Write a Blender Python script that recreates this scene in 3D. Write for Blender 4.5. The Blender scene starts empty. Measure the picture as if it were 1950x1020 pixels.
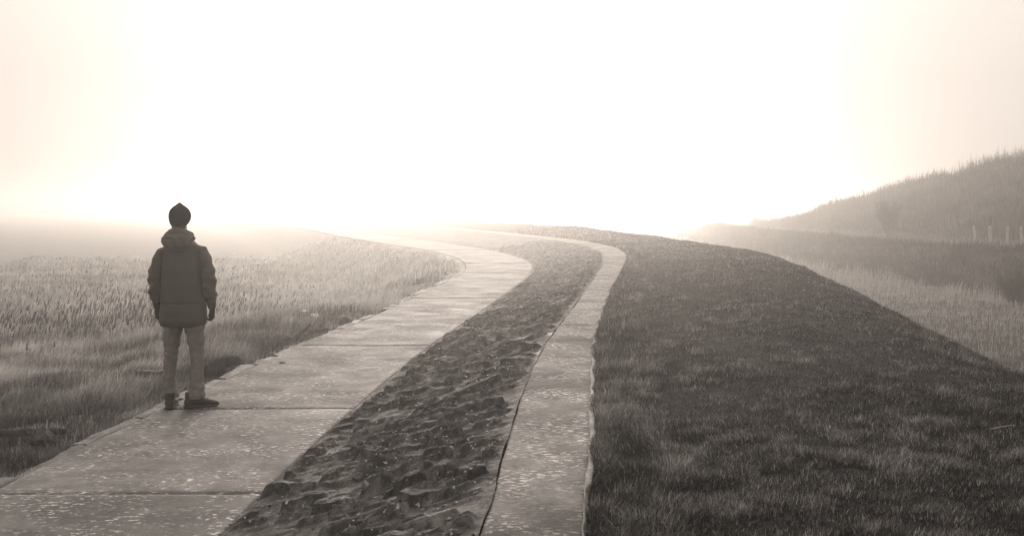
import bpy, bmesh, math, random
import numpy as np
from mathutils import Vector, Matrix

random.seed(7)
rng = np.random.default_rng(11)
SC = bpy.context.scene
COL = SC.collection

# ------------------------------------------------------------------ camera
CAM_H = 1.78
cam = bpy.data.cameras.new('camera')
cam.lens = 36.0
cam.sensor_width = 36.0
cam.shift_y = -110.0 / 1950.0
cam.clip_start = 0.05
cam.clip_end = 3000
cam_o = bpy.data.objects.new('camera', cam)
cam_o.location = (0, 0, CAM_H)
cam_o.rotation_euler = (math.radians(90), 0, 0)
COL.objects.link(cam_o)
SC.camera = cam_o

# ------------------------------------------------------------------ sky, sun, exposure
SUN_EL, SUN_AZ = 12.0, -1.0          # degrees; azimuth from +Y towards +X
W = bpy.data.worlds.new('World')
SC.world = W
W.use_nodes = True
nt = W.node_tree
bgn = nt.nodes['Background']
sky = nt.nodes.new('ShaderNodeTexSky')
sky.sky_type = 'NISHITA'
sky.sun_disc = False
sky.sun_elevation = math.radians(SUN_EL)
sky.sun_rotation = math.radians(SUN_AZ)
sky.air_density = 1.0
sky.dust_density = 6.0
bw = nt.nodes.new('ShaderNodeRGBToBW')
tint = nt.nodes.new('ShaderNodeMix')
tint.data_type = 'RGBA'
tint.blend_type = 'MULTIPLY'
tint.inputs['Factor'].default_value = 1.0
tint.inputs[7].default_value = (1.0, 0.89, 0.80, 1)
nt.links.new(sky.outputs[0], bw.inputs[0])
veil = nt.nodes.new('ShaderNodeMath')            # cloud veil evens the sky out
veil.operation = 'POWER'
veil.inputs[1].default_value = 0.2
nt.links.new(bw.outputs[0], veil.inputs[0])
# overcast: three times brighter overhead than at the horizon
tcw = nt.nodes.new('ShaderNodeTexCoord')
sepw = nt.nodes.new('ShaderNodeSeparateXYZ')
nt.links.new(tcw.outputs['Generated'], sepw.inputs[0])
up_ = nt.nodes.new('ShaderNodeMapRange')
up_.inputs[1].default_value = 0.12; up_.inputs[2].default_value = 1.0
up_.inputs[3].default_value = 1.6; up_.inputs[4].default_value = 4.0
nt.links.new(sepw.outputs['Z'], up_.inputs[0])
over = nt.nodes.new('ShaderNodeMath'); over.operation = 'MULTIPLY'
nt.links.new(veil.outputs[0], over.inputs[0]); nt.links.new(up_.outputs[0], over.inputs[1])
nt.links.new(over.outputs[0], tint.inputs[6])
nt.links.new(tint.outputs[2], bgn.inputs['Color'])
bgn.inputs['Strength'].default_value = 0.15

sun = bpy.data.lights.new('sun', 'SUN')
sun.energy = 0.85
sun.angle = math.radians(24)
sun.color = (1.0, 0.88, 0.78)
sun_o = bpy.data.objects.new('sun', sun)
az, el = math.radians(SUN_AZ), math.radians(SUN_EL)
sdir = Vector((math.sin(az) * math.cos(el), math.cos(az) * math.cos(el), math.sin(el)))
sun_o.rotation_euler = (-sdir).to_track_quat('-Z', 'Y').to_euler()
sun_o.location = (0, 0, 30)
COL.objects.link(sun_o)

VS = SC.view_settings
SC.display_settings.display_device = 'sRGB'
VS.view_transform = 'Standard'
VS.look = 'None'
VS.exposure = 1.1
VS.gamma = 1.0
VS.use_curve_mapping = False
HAZE_DENSITY = 0.0056
HAZE_G = 0.86

cy = SC.cycles
cy.max_bounces = 10
cy.diffuse_bounces = 3
cy.glossy_bounces = 3
cy.volume_bounces = 6
cy.transparent_max_bounces = 8
cy.use_denoising = True
cy.use_adaptive_sampling = True
cy.adaptive_threshold = 0.02
cy.caustics_reflective = False
cy.caustics_refractive = False

# ------------------------------------------------------------------ helpers
def tag(o, label=None, cat=None, group=None, kind=None):
    if label: o['label'] = label
    if cat: o['category'] = cat
    if group: o['group'] = group
    if kind: o['kind'] = kind
    return o

def link(name, mesh, mat=None, parent=None, smooth=True):
    o = bpy.data.objects.new(name, mesh)
    COL.objects.link(o)
    if mat is not None and not mesh.materials:
        mesh.materials.append(mat)
    if smooth and len(mesh.polygons):
        mesh.polygons.foreach_set('use_smooth', np.ones(len(mesh.polygons), dtype=bool))
    if parent is not None:
        o.parent = parent
    return o

def empty(name, loc, rz=0.0):
    o = bpy.data.objects.new(name, None)
    o.empty_display_size = 0.1
    o.location = loc
    o.rotation_euler = (0, 0, rz)
    COL.objects.link(o)
    return o

def tri_mesh(name, V, T):
    me = bpy.data.meshes.new(name)
    V = np.ascontiguousarray(V, dtype=np.float32)
    T = np.ascontiguousarray(T, dtype=np.int32)
    k = T.shape[1]
    me.vertices.add(len(V)); me.vertices.foreach_set('co', V.ravel())
    me.loops.add(T.size); me.loops.foreach_set('vertex_index', T.ravel())
    me.polygons.add(len(T)); me.polygons.foreach_set('loop_start', np.arange(0, T.size, k, dtype=np.int32))
    me.update(calc_edges=True)
    return me

def set_attr(me, name, vals):
    a = me.attributes.new(name, 'FLOAT', 'POINT')
    a.data.foreach_set('value', np.ascontiguousarray(vals, dtype=np.float32))

def hash2(ix, iy, seed):
    h = (ix.astype(np.int64) * 374761393 + iy.astype(np.int64) * 668265263 + seed * 1274126177) & 0xFFFFFFFF
    h = ((h ^ (h >> 13)) * 1103515245) & 0xFFFFFFFF
    h = ((h ^ (h >> 16)) * 2246822519) & 0xFFFFFFFF
    h = h ^ (h >> 15)
    return (h & 0xFFFFFF) / float(0xFFFFFF)

def vnoise(x, y, seed=0):
    x = np.asarray(x, float); y = np.asarray(y, float)
    ix = np.floor(x); iy = np.floor(y)
    fx = x - ix; fy = y - iy
    fx = fx * fx * fx * (fx * (fx * 6 - 15) + 10); fy = fy * fy * fy * (fy * (fy * 6 - 15) + 10)
    a = hash2(ix, iy, seed); b = hash2(ix + 1, iy, seed)
    c = hash2(ix, iy + 1, seed); d = hash2(ix + 1, iy + 1, seed)
    return (a * (1 - fx) + b * fx) * (1 - fy) + (c * (1 - fx) + d * fx) * fy

def fbm(x, y, seed=0, oct=3):
    s = 0; a = 1; t = 0
    for k in range(oct):
        s = s + a * vnoise(x * 2 ** k, y * 2 ** k, seed + k * 17); t += a; a *= 0.5
    return s / t

def sstep(a, b, x):
    t = np.clip((x - a) / (b - a), 0, 1)
    return t * t * (3 - 2 * t)

def curve(pts):
    ys = np.array([p[0] for p in pts], float); xs = np.array([p[1] for p in pts], float)
    d = np.diff(xs) / np.diff(ys)
    m = np.zeros(len(xs)); m[0] = d[0]; m[-1] = d[-1]
    m[1:-1] = (d[:-1] * np.diff(ys)[1:] + d[1:] * np.diff(ys)[:-1]) / (ys[2:] - ys[:-2])
    def f(Y):
        Y = np.asarray(Y, float)
        k = np.clip(np.searchsorted(ys, Y) - 1, 0, len(ys) - 2)
        h = ys[k + 1] - ys[k]; t = (Y - ys[k]) / h
        tc = np.clip(t, 0, 1)
        v = ((2*tc**3 - 3*tc**2 + 1) * xs[k] + (tc**3 - 2*tc**2 + tc) * h * m[k]
             + (-2*tc**3 + 3*tc**2) * xs[k+1] + (tc**3 - tc**2) * h * m[k+1])
        v = np.where(Y < ys[0], xs[0] + (Y - ys[0]) * m[0], v)
        v = np.where(Y > ys[-1], xs[-1] + (Y - ys[-1]) * m[-1], v)
        return v
    return f

# ------------------------------------------------------------------ plan of the dike (metres, camera above the origin)
fA = curve([(-20, -3.6), (3, -3.42), (5.6, -3.36), (6.6, -3.30), (9.26, -3.14), (13.9, -2.74), (17.4, -2.33), (21.7, -2.0), (28.9, -1.42), (34.7, -1.62), (39.9, -2.35), (46, -3.95), (53.4, -6.4), (63, -9.5), (74, -12.9), (87, -16.6), (120, -27), (200, -55)])
fB = curve([(-20, -1.95), (3, -1.70), (5.6, -1.61), (6.6, -1.57), (9.26, -1.42), (13.9, -1.03), (17.4, -0.61), (21.7, -0.16), (28.9, 0.52), (34.7, 0.62), (39.9, 0.05), (46, -1.1), (53.4, -3.1), (63, -6.0), (74, -9.4), (87, -12.9), (120, -22.5), (200, -50)])
fC = curve([(-20, -0.9), (2, -0.30), (4.1, -0.126), (6.5, 0.017), (10.1, 0.337), (12.7, 0.68), (15.8, 1.08), (21.1, 1.76), (25.4, 2.28), (29.8, 2.68), (36.2, 2.78), (43.7, 1.95), (56.3, -0.7), (72, -4.6), (101, -12.5), (141, -25), (200, -45)])
fD = curve([(-20, -0.45), (2, 0.13), (4.1, 0.305), (6.5, 0.517), (10.1, 0.82), (12.7, 1.11), (15.8, 1.50), (21.1, 2.22), (25.4, 2.80), (29.8, 3.33), (36.2, 3.60), (43.7, 2.95), (56.3, 0.5), (72, -3.3), (101, -11), (141, -23.3), (200, -43)])
fS = curve([(-20, 2.7), (3, 3.0), (7.3, 3.36), (8.8, 3.62), (11.1, 4.02), (13.6, 4.45), (18.8, 5.35), (25.7, 6.5), (32, 7.05), (40, 6.6), (50, 5.0), (62, 2.6), (75, -0.6), (100, -7.5), (141, -19), (200, -38)])
UP = 0.48        # upper path above lower path

def field_z(x, Y):
    d = fA(Y) - x
    tot = 0.5 + 1.15 * sstep(12, 38, Y)
    wid = 6.0 - 1.5 * sstep(15, 35, Y)
    z = -0.07 - tot * sstep(0, wid, d) ** 0.8
    amp = sstep(0.0, 0.6, d)
    near = 1 - sstep(40, 90, Y)
    z = z + amp * near * (0.34 * (fbm(x / 1.9, Y / 1.9, 3) - 0.5) + 0.20 * (fbm(x / 0.6, Y / 0.6, 9, 2) - 0.5))
    z = z - 0.20 * sstep(0.1, 0.5, d) * (1 - sstep(0.9, 1.9, d)) * (1 - sstep(7.5, 9.5, Y))   # hollow by the edging
    return z

def crown_z(x, Y):
    D = fD(Y); S = fS(Y)
    t = np.clip((x - D) / np.maximum(S - D, 0.1), 0, 3)
    top = UP + 0.12 + 0.26 * sstep(36, 60, Y)
    z = UP - 0.02 + (top - UP) * np.sin(np.clip(t, 0, 1) * math.pi * 0.62) / math.sin(math.pi * 0.5)
    over = np.maximum(x - S, 0)
    zs = UP - 0.02 + (top - UP) * math.sin(math.pi * 0.62)
    slope = zs - 0.22 * over - 0.36 * np.maximum(over - 0.5, 0)
    z = np.where(x > S, slope, z)
    z = z + sstep(0.05, 0.5, x - D) * (0.11 * (fbm(x / 1.3, Y / 1.3, 21, 3) - 0.5) + 0.10 * (fbm(x / 3.1, Y / 3.1, 24, 2) - 0.5))
    return z

fBank = curve([(-20, 30), (20, 24), (35, 22), (46, 21), (57, 20), (76, 19.6), (100, 19.8), (130, 22.5), (170, 29), (210, 36)])
fRidge = curve([(-20, 5.2), (40, 5.8), (62, 5.7), (76, 5.2), (96, 3.9), (118, 1.7), (138, -0.6), (165, -1.8), (210, -1.9)])
VALLEY = -2.0

def valley_z(x, Y):
    z = VALLEY + 0.22 * (fbm(x / 3.5, Y / 3.5, 41) - 0.5) + 0.16 * (fbm(x / 0.8, Y / 0.8, 44, 2) - 0.5)
    d = x - fBank(Y)
    lead = 1 - sstep(130, 165, Y)
    z = z + 1.75 * sstep(-0.5, 4.2, d) * lead
    rz = fRidge(Y)
    z = z + (rz + 0.25) * sstep(7.0, 19.0, d) * np.where(rz > -0.25, 1, 0.0)
    z = z + sstep(8, 12, d) * 1.7 * (fbm(x / 6, Y / 6, 51) - 0.5)
    z = z - 3.0 * sstep(26, 60, d) * (rz > 0)
    return z

def dike_z(x, Y):
    x = np.asarray(x, float); Y = np.asarray(Y, float)
    A, B, C, D = fA(Y), fB(Y), fC(Y), fD(Y)
    z = field_z(x, Y)
    z = np.where(x > A, -0.07, z)
    z = np.where(x > B, -0.07 + UP * np.clip((x - B) / (C - B), 0, 1), z)
    z = np.where(x > C, UP - 0.07, z)
    zc = np.maximum(crown_z(x, Y), valley_z(x, Y))
    return np.where(x > D, zc, z)

# ------------------------------------------------------------------ materials
def new_mat(name):
    m = bpy.data.materials.new(name); m.use_nodes = True
    t = m.node_tree
    return m, t, t.nodes['Principled BSDF']

def nd(t, typ, **kw):
    n = t.nodes.new(typ)
    for k, v in kw.items():
        setattr(n, k, v)
    return n

def noise(t, scale, detail=4, rough=0.6, vec=None, dist=0.0):
    n = nd(t, 'ShaderNodeTexNoise')
    n.inputs['Scale'].default_value = scale; n.inputs['Detail'].default_value = detail
    n.inputs['Roughness'].default_value = rough; n.inputs['Distortion'].default_value = dist
    if vec is not None: t.links.new(vec, n.inputs['Vector'])
    return n.outputs['Fac']

def ramp(t, src, stops):
    r = nd(t, 'ShaderNodeValToRGB')
    e = r.color_ramp.elements
    while len(e) > 1: e.remove(e[-1])
    e[0].position = stops[0][0]; c = stops[0][1]
    e[0].color = (*c, 1) if isinstance(c, tuple) else (c, c, c, 1)
    for p, c in stops[1:]:
        q = e.new(p); q.color = (*c, 1) if isinstance(c, tuple) else (c, c, c, 1)
    t.links.new(src, r.inputs[0])
    return r.outputs['Color']

def mix(t, fac, a, b, mode='MIX'):
    n = nd(t, 'ShaderNodeMix', data_type='RGBA', blend_type=mode)
    if isinstance(fac, float): n.inputs[0].default_value = fac
    else: t.links.new(fac, n.inputs[0])
    for s, v in ((6, a), (7, b)):
        if isinstance(v, tuple): n.inputs[s].default_value = (*v, 1)
        else: t.links.new(v, n.inputs[s])
    return n.outputs[2]

def bump(t, b, src, strength=0.5, dist=0.01):
    n = nd(t, 'ShaderNodeBump')
    n.inputs['Strength'].default_value = strength; n.inputs['Distance'].default_value = dist
    t.links.new(src, n.inputs['Height'])
    if b.inputs['Normal'].is_linked:
        t.links.new(b.inputs['Normal'].links[0].from_socket, n.inputs['Normal'])
    t.links.new(n.outputs[0], b.inputs['Normal'])

def wpos(t):
    return nd(t, 'ShaderNodeNewGeometry').outputs['Position']

def sep(c, warm=0.15):
    """warm sepia tint of a grey value"""
    return (c * 1.0, c * (1 - 0.09 * warm), c * (1 - 0.18 * warm))

def concrete_mat(name, lo, hi, speck, speck_amt, rough_lo, rough_hi, spec=0.3, fleck_scale=30):
    m, t, b = new_mat(name)
    p = wpos(t)
    at = nd(t, 'ShaderNodeAttribute', attribute_name='tone')
    big = noise(t, 0.9, 5, 0.65, p, 0.4)
    mid = noise(t, 7.0, 5, 0.7, p)
    base = mix(t, ramp(t, big, [(0.38, 0.0), (0.60, 1.0)]), sep(lo), sep(hi))
    base = mix(t, ramp(t, mid, [(0.35, 0.0), (0.62, 1.0)]), mix(t, 1.0, base, (0.62, 0.62, 0.62), 'MULTIPLY'), base)
    tn = nd(t, 'ShaderNodeMath', operation='MULTIPLY_ADD'); t.links.new(at.outputs['Fac'], tn.inputs[0])
    tn.inputs[1].default_value = 0.55; tn.inputs[2].default_value = 0.72
    cmb = nd(t, 'ShaderNodeCombineColor')
    for i in range(3): t.links.new(tn.outputs[0], cmb.inputs[i])
    base = mix(t, 1.0, base, cmb.outputs[0], 'MULTIPLY')
    # pale flecks: aggregate in the worn face and wet glints put into the colour
    mp = nd(t, 'ShaderNodeMapping'); mp.inputs['Scale'].default_value = (0.62, 1.0, 1.0)
    t.links.new(p, mp.inputs['Vector'])
    c0 = 0.62 - 0.22 * speck_amt
    grit = ramp(t, noise(t, fleck_scale, 4, 0.62, mp.outputs[0]), [(c0, 0.0), (c0 + 0.09, 1.0)])
    patch = ramp(t, noise(t, 2.3, 4, 0.65, p), [(0.42, 0.08), (0.60, 1.0)])
    f = mix(t, 1.0, grit, patch, 'MULTIPLY')
    base = mix(t, f, base, sep(speck))
    # dark pits and lichen
    pit = ramp(t, noise(t, 38.0, 3, 0.7, p), [(0.30, 1.0), (0.40, 0.0)])
    base = mix(t, pit, base, sep(lo * 0.35))
    t.links.new(base, b.inputs['Base Color'])
    wet = noise(t, 1.6, 4, 0.6, p, 0.6)
    rr = nd(t, 'ShaderNodeMapRange'); t.links.new(wet, rr.inputs[0])
    rr.inputs[1].default_value = 0.32; rr.inputs[2].default_value = 0.68
    rr.inputs[3].default_value = rough_lo; rr.inputs[4].default_value = rough_hi
    t.links.new(rr.outputs[0], b.inputs['Roughness'])
    b.inputs['Specular IOR Level'].default_value = spec
    bump(t, b, mid, 0.35, 0.02)
    bump(t, b, noise(t, 60, 4, 0.7, p), 0.55, 0.006)
    return m

M = {}
M['path'] = concrete_mat('worn_concrete', 0.05, 0.17, 0.6, 0.30, 0.6, 0.8, 0.28)
M['kerb'] = concrete_mat('pale_concrete', 0.075, 0.21, 0.58, 0.46, 0.72, 0.92, 0.16, 40)
M['edge'] = concrete_mat('old_concrete', 0.06, 0.14, 0.45, 0.2, 0.5, 0.7)

def stone_mat():
    m, t, b = new_mat('pitched_stone')
    p = wpos(t)
    at = nd(t, 'ShaderNodeAttribute', attribute_name='tone')
    n1 = noise(t, 9, 6, 0.7, p, 0.5)
    n2 = noise(t, 2.0, 4, 0.6, p)
    base = ramp(t, n1, [(0.32, sep(0.012)), (0.5, sep(0.045)), (0.66, sep(0.13))])
    base = mix(t, ramp(t, at.outputs['Fac'], [(0.0, 0.0), (1.0, 1.0)]), mix(t, 1.0, base, (0.35, 0.35, 0.35), 'MULTIPLY'), mix(t, 1.0, base, (2.0, 2.0, 2.0), 'MULTIPLY'))
    pale = mix(t, 1.0, ramp(t, noise(t, 30, 2, 0.5, p), [(0.65, 0.0), (0.69, 1.0)]), ramp(t, n2, [(0.42, 0.0), (0.6, 1.0)]), 'MULTIPLY')
    base = mix(t, pale, base, sep(0.42))
    t.links.new(base, b.inputs['Base Color'])
    b.inputs['Specular IOR Level'].default_value = 0.18
    rr = nd(t, 'ShaderNodeMapRange'); t.links.new(n2, rr.inputs[0])
    rr.inputs[1].default_value = 0.3; rr.inputs[2].default_value = 0.7; rr.inputs[3].default_value = 0.55; rr.inputs[4].default_value = 0.9
    t.links.new(rr.outputs[0], b.inputs['Roughness'])
    bump(t, b, n1, 0.6, 0.02)
    bump(t, b, noise(t, 45, 5, 0.7, p), 1.0, 0.015)
    return m
M['stone'] = stone_mat()

def soil_mat(name, lo, hi):
    m, t, b = new_mat(name)
    p = wpos(t)
    c = ramp(t, noise(t, 3.0, 6, 0.7, p, 0.4), [(0.3, sep(lo)), (0.7, sep(hi))])
    t.links.new(c, b.inputs['Base Color'])
    b.inputs['Roughness'].default_value = 0.95
    b.inputs['Specular IOR Level'].default_value = 0.1
    bump(t, b, noise(t, 14, 5, 0.75, p), 0.9, 0.06)
    return m
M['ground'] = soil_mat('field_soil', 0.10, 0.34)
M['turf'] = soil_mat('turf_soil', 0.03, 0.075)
M['hill'] = soil_mat('hill_soil', 0.012, 0.03)

def blade_mat(name, stops, trans=0.35, rough=0.6):
    m, t, b = new_mat(name)
    at = nd(t, 'ShaderNodeAttribute', attribute_name='tone')
    c = ramp(t, at.outputs['Fac'], [(p, sep(v)) for p, v in stops])
    t.links.new(c, b.inputs['Base Color'])
    b.inputs['Roughness'].default_value = rough
    b.inputs['Specular IOR Level'].default_value = 0.25
    tr = nd(t, 'ShaderNodeBsdfTranslucent'); t.links.new(c, tr.inputs['Color'])
    mx = nd(t, 'ShaderNodeMixShader'); mx.inputs[0].default_value = trans
    t.links.new(b.outputs[0], mx.inputs[1]); t.links.new(tr.outputs[0], mx.inputs[2])
    t.links.new(mx.outputs[0], t.nodes['Material Output'].inputs['Surface'])
    return m
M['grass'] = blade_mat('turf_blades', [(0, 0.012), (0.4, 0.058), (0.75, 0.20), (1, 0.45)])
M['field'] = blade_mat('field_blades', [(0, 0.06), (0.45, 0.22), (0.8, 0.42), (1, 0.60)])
M['reed'] = blade_mat('reed_stalks', [(0, 0.03), (0.6, 0.14), (1, 0.35)])
M['twig'] = blade_mat('twigs', [(0, 0.012), (1, 0.05)], 0.1, 0.8)
M['pale_grass'] = blade_mat('pale_grass', [(0, 0.14), (0.5, 0.3), (1, 0.5)])

def plain(name, c, rough=0.8, warm=1.0, var=0.25, sc=20, bmp=0.3, bd=0.01, spec=0.3):
    m, t, b = new_mat(name)
    tc = nd(t, 'ShaderNodeTexCoord').outputs['Object']
    n = noise(t, sc, 5, 0.65, tc)
    t.links.new(ramp(t, n, [(0.3, sep(c * (1 - var), warm)), (0.7, sep(c * (1 + var), warm))]), b.inputs['Base Color'])
    b.inputs['Roughness'].default_value = rough
    b.inputs['Specular IOR Level'].default_value = spec
    if bmp: bump(t, b, n, bmp, bd)
    return m

# ------------------------------------------------------------------ the ground sheet (one heightfield, hill and valley included)
def axis(segs):
    out = []
    for a, b, s in segs:
        out += list(np.arange(a, b, s))
    out.append(segs[-1][1])
    return np.array(out)

def heightfield(name, xs_fn, ys, zfn, mat, kind='structure'):
    rows = []
    for Y in ys:
        x = xs_fn(Y); rows.append(np.stack([x, np.full_like(x, Y)], 1))
    n = len(rows[0]); P = np.concatenate(rows)
    z = zfn(P[:, 0], P[:, 1])
    V = np.column_stack([P, z])
    i = np.arange(len(ys) - 1)[:, None] * n + np.arange(n - 1)[None, :]
    i = i.ravel()
    T = np.column_stack([i, i + 1, i + n + 1, i + n])
    me = tri_mesh(name, V, T)
    o = link(name, me, mat)
    tag(o, kind=kind)
    return o

# lower field and everything left of the path
ysF = np.concatenate([np.arange(-30, 3, 1.5), 3 * np.exp(np.linspace(0, math.log(700 / 3.0), 330))])
tF = np.concatenate([np.linspace(0, 1, 110) ** 2.2])
def xsF(Y):
    return (float(fA(Y)) - 0.02) - tF[::-1] * (15 + 1.3 * abs(Y))
def zF(x, Y):
    return field_z(x, Y) * 1.0
heightfield('ground', xsF, ysF, zF, M['ground'])

# foundation below the paths (dark, seen only in the joints)
def xsM(Y):
    return np.concatenate([np.linspace(float(fA(Y)) + 0.02, float(fB(Y)) - 0.03, 4), [float(fB(Y))], np.linspace(float(fC(Y)), float(fD(Y)) + 0.3, 3)])
def zM(x, Y):
    B, C = fB(Y), fC(Y)
    return np.where(x < B - 0.02, -0.016, -0.16 + UP * np.clip((x - B) / (C - B), 0, 1))
heightfield('path_bed', xsM, np.concatenate([np.arange(-20, 40, 1.0), np.arange(40, 200, 3.0)]), zM, M['hill'])

# grass crown of the dike, valley and hill on the right
tR = np.concatenate([np.linspace(0, 9, 60), np.linspace(9, 60, 90)[1:], np.linspace(60, 160, 12)[1:], [400, 700]])
def xsR(Y):
    return float(fD(Y)) + 0.012 + tR
ysR = np.concatenate([np.arange(-30, 3, 1.5), 3 * np.exp(np.linspace(0, math.log(130 / 3.0), 300)), np.linspace(132, 210, 40), [300, 500, 700]])
def zR(x, Y):
    return np.maximum(crown_z(x, Y), valley_z(x, Y))
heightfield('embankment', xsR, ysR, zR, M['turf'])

# ------------------------------------------------------------------ stone pitched slope between the two paths
def stones(x, y, pitch, length, seed, skew=0.30, share=0.6):
    """rough stones pitched in uneven rows across the slope; height in metres, tone, distance to the joint"""
    w = y + skew * x + 0.6 * pitch * (fbm(x * 2.3, y * 1.9, seed + 40, 2) - 0.5) * 2
    r = np.floor(w / pitch); v = w / pitch - r
    u0 = (x + 0.05 * (vnoise(x * 6, y * 6, seed + 41) - 0.5)) / length + 7.3 * hash2(r, r * 0, seed)
    c = np.floor(u0)
    # jittered upright joints inside the row
    jl = c + 0.36 * (hash2(c, r, seed + 1) - 0.5); jr = c + 1 + 0.36 * (hash2(c + 1, r, seed + 1) - 0.5)
    jll = c - 1 + 0.36 * (hash2(c - 1, r, seed + 1) - 0.5); jrr = c + 2 + 0.36 * (hash2(c + 2, r, seed + 1) - 0.5)
    left = u0 < jl; right = u0 > jr
    lo = np.where(left, jll, np.where(right, jr, jl)); hi = np.where(left, jl, np.where(right, jrr, jr))
    cell = np.where(left, c - 1, np.where(right, c + 1, c))
    uu = (u0 - lo) / (hi - lo)
    e = np.minimum(np.minimum(u0 - lo, hi - u0) * length, np.minimum(v, 1 - v) * pitch)
    r1 = hash2(cell, r, seed + 11); r2 = hash2(cell, r, seed + 12); r3 = hash2(cell, r, seed + 13); r4 = hash2(cell, r, seed + 14)
    amp = np.where(r1 < share, 0.35 + 0.65 * r2, 0.08)
    tilt = 1.0 - (0.15 + 0.95 * r3) * v + (r4 - 0.5) * 0.8 * (uu - 0.5)
    h = amp * sstep(0.0, 0.016, e) * np.clip(tilt, 0.05, 1.4)
    return h, r4, e

def build_slope():
    ys = [1.5]
    while ys[-1] < 130:
        ys.append(ys[-1] + max(0.012, 0.0026 * ys[-1]))
    ys = np.array(ys)
    nc = 150
    s = np.linspace(0, 1, nc)
    B = fB(ys); C = fC(ys)
    X = (B + 0.010)[:, None] + s[None, :] * (C - B - 0.006 - 0.012 * sstep(0.35, 0.7, fbm(ys * 1.3, ys * 0, 66, 3)))[:, None]
    Yg = np.repeat(ys[:, None], nc, 1)
    z = 0.0 + UP * s[None, :] + np.zeros_like(X)
    sag = -0.02 * np.sin(s * math.pi)[None, :]
    h2, t2, e2 = stones(X + 3, Yg + 7, 0.10, 0.17, 31, 0.25, 0.45)
    mask = sstep(0.0, 0.05, s) * (1 - sstep(0.95, 1.0, s))
    # every stone of the pitching: a tilted plate with a broken outline, its high edge towards the near end
    H = np.zeros_like(X); TN = np.full(X.shape, 0.55)
    r = np.random.default_rng(77)
    yc = 2.0
    while yc < 46:
        dens = 26.0
        wrow = float(fC(yc) - fB(yc))
        yc += 1.0 / (dens * wrow)
        xc = float(fB(yc)) + wrow * r.uniform(0.04, 0.97)
        L = r.uniform(0.05, 0.155) * (1.35 if r.random() < 0.15 else 1); Wd = L * r.uniform(0.28, 0.62); Hh = r.uniform(0.012, 0.062) * (1.2 if r.random() < 0.2 else 0.9)
        th = r.normal(-0.30, 0.35)
        i0, i1 = np.searchsorted(ys, [yc - L * 1.2, yc + L * 1.2])
        if i1 - i0 < 2: continue
        dx = X[i0:i1] - xc; dy = Yg[i0:i1] - yc
        u = (dx * math.cos(th) + dy * math.sin(th)) / L; v = (-dx * math.sin(th) + dy * math.cos(th)) / Wd
        wob = 0.35 * (fbm(X[i0:i1] * 13 + 3 * xc, Yg[i0:i1] * 13 + yc, 83, 2) - 0.5)
        u = u + wob; v = v + wob * 0.8 + r.uniform(-0.5, 0.5) * u * u
        edge = np.minimum(1 - np.abs(u), 1 - np.abs(v))
        lean = r.uniform(0.25, 0.9)
        hs = Hh * sstep(0.0, 0.16, edge) * (1 - lean * (v + 1) / 2 + r.uniform(-0.25, 0.25) * u)
        win = hs > H[i0:i1] + 0.001
        H[i0:i1] = np.where(win, hs, H[i0:i1]); TN[i0:i1] = np.where(win, r.uniform(0.1, 0.75), TN[i0:i1])
    dz = H * 1.15 + 0.016 * h2 + 0.040 * (fbm(X * 2.6, Yg * 2.6, 71, 4) - 0.5) + 0.020 * (fbm(X * 15, Yg * 15, 77, 3) - 0.5)
    z = z + sag + mask[None, :] * dz
    V = np.column_stack([X.ravel(), Yg.ravel(), z.ravel()])
    n = nc
    i = (np.arange(len(ys) - 1)[:, None] * n + np.arange(n - 1)[None, :]).ravel()
    me = tri_mesh('stone_slope', V, np.column_stack([i, i + 1, i + n + 1, i + n]))
    set_attr(me, 'tone', np.clip(TN + 0.25 * (t2 - 0.5), 0, 1).ravel())
    tag(link('stone_slope', me, M['stone']), kind='structure')
build_slope()

def gravel():
    # loose chips and grit lying on the pitched slope, too many to count
    deps = bpy.data.objects['stone_slope'].data
    nv = len(deps.vertices); co = np.empty(nv * 3, np.float32); deps.vertices.foreach_get('co', co); co = co.reshape(-1, 3)
    sel = np.where((co[:, 1] > 3.5) & (co[:, 1] < 24))[0]
    pk = rng.choice(sel, 1400); P = co[pk] + np.column_stack([rng.normal(0, 0.006, 1400), rng.normal(0, 0.006, 1400), np.full(1400, 0.002)])
    n = len(P)
    sz = (0.003 + 0.008 * rng.random(n) ** 2.5) * (1 + 0.05 * P[:, 1])
    base = np.array([[1, 0, 0], [-0.5, 0.85, 0], [-0.5, -0.85, 0], [0.1, 0.05, 0.8], [0.05, 0, -0.5]])
    a = rng.uniform(0, 6.28, n); ca, sa = np.cos(a), np.sin(a)
    B = base[None] * (1 + 0.5 * (rng.random((n, 5, 3)) - 0.5)) * sz[:, None, None] * np.array([1.5, 1, 0.8])
    V = np.stack([B[..., 0] * ca[:, None] - B[..., 1] * sa[:, None], B[..., 0] * sa[:, None] + B[..., 1] * ca[:, None], B[..., 2]], -1) + P[:, None]
    T = np.array([[0, 1, 3], [1, 2, 3], [2, 0, 3], [1, 0, 4], [2, 1, 4], [0, 2, 4]])
    me = tri_mesh('gravel', V.reshape(-1, 3), (np.arange(n)[:, None, None] * 5 + T[None]).reshape(-1, 3))
    set_attr(me, 'tone', np.repeat(np.where(rng.random(n) < 0.35, rng.uniform(0.6, 1, n), rng.uniform(0, 0.4, n)), 5))
    tag(link('gravel', me, blade_mat('grit', [(0, 0.02), (0.45, 0.08), (1, 0.45)], 0.0, 0.8), smooth=False), kind='stuff')
gravel()

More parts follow.
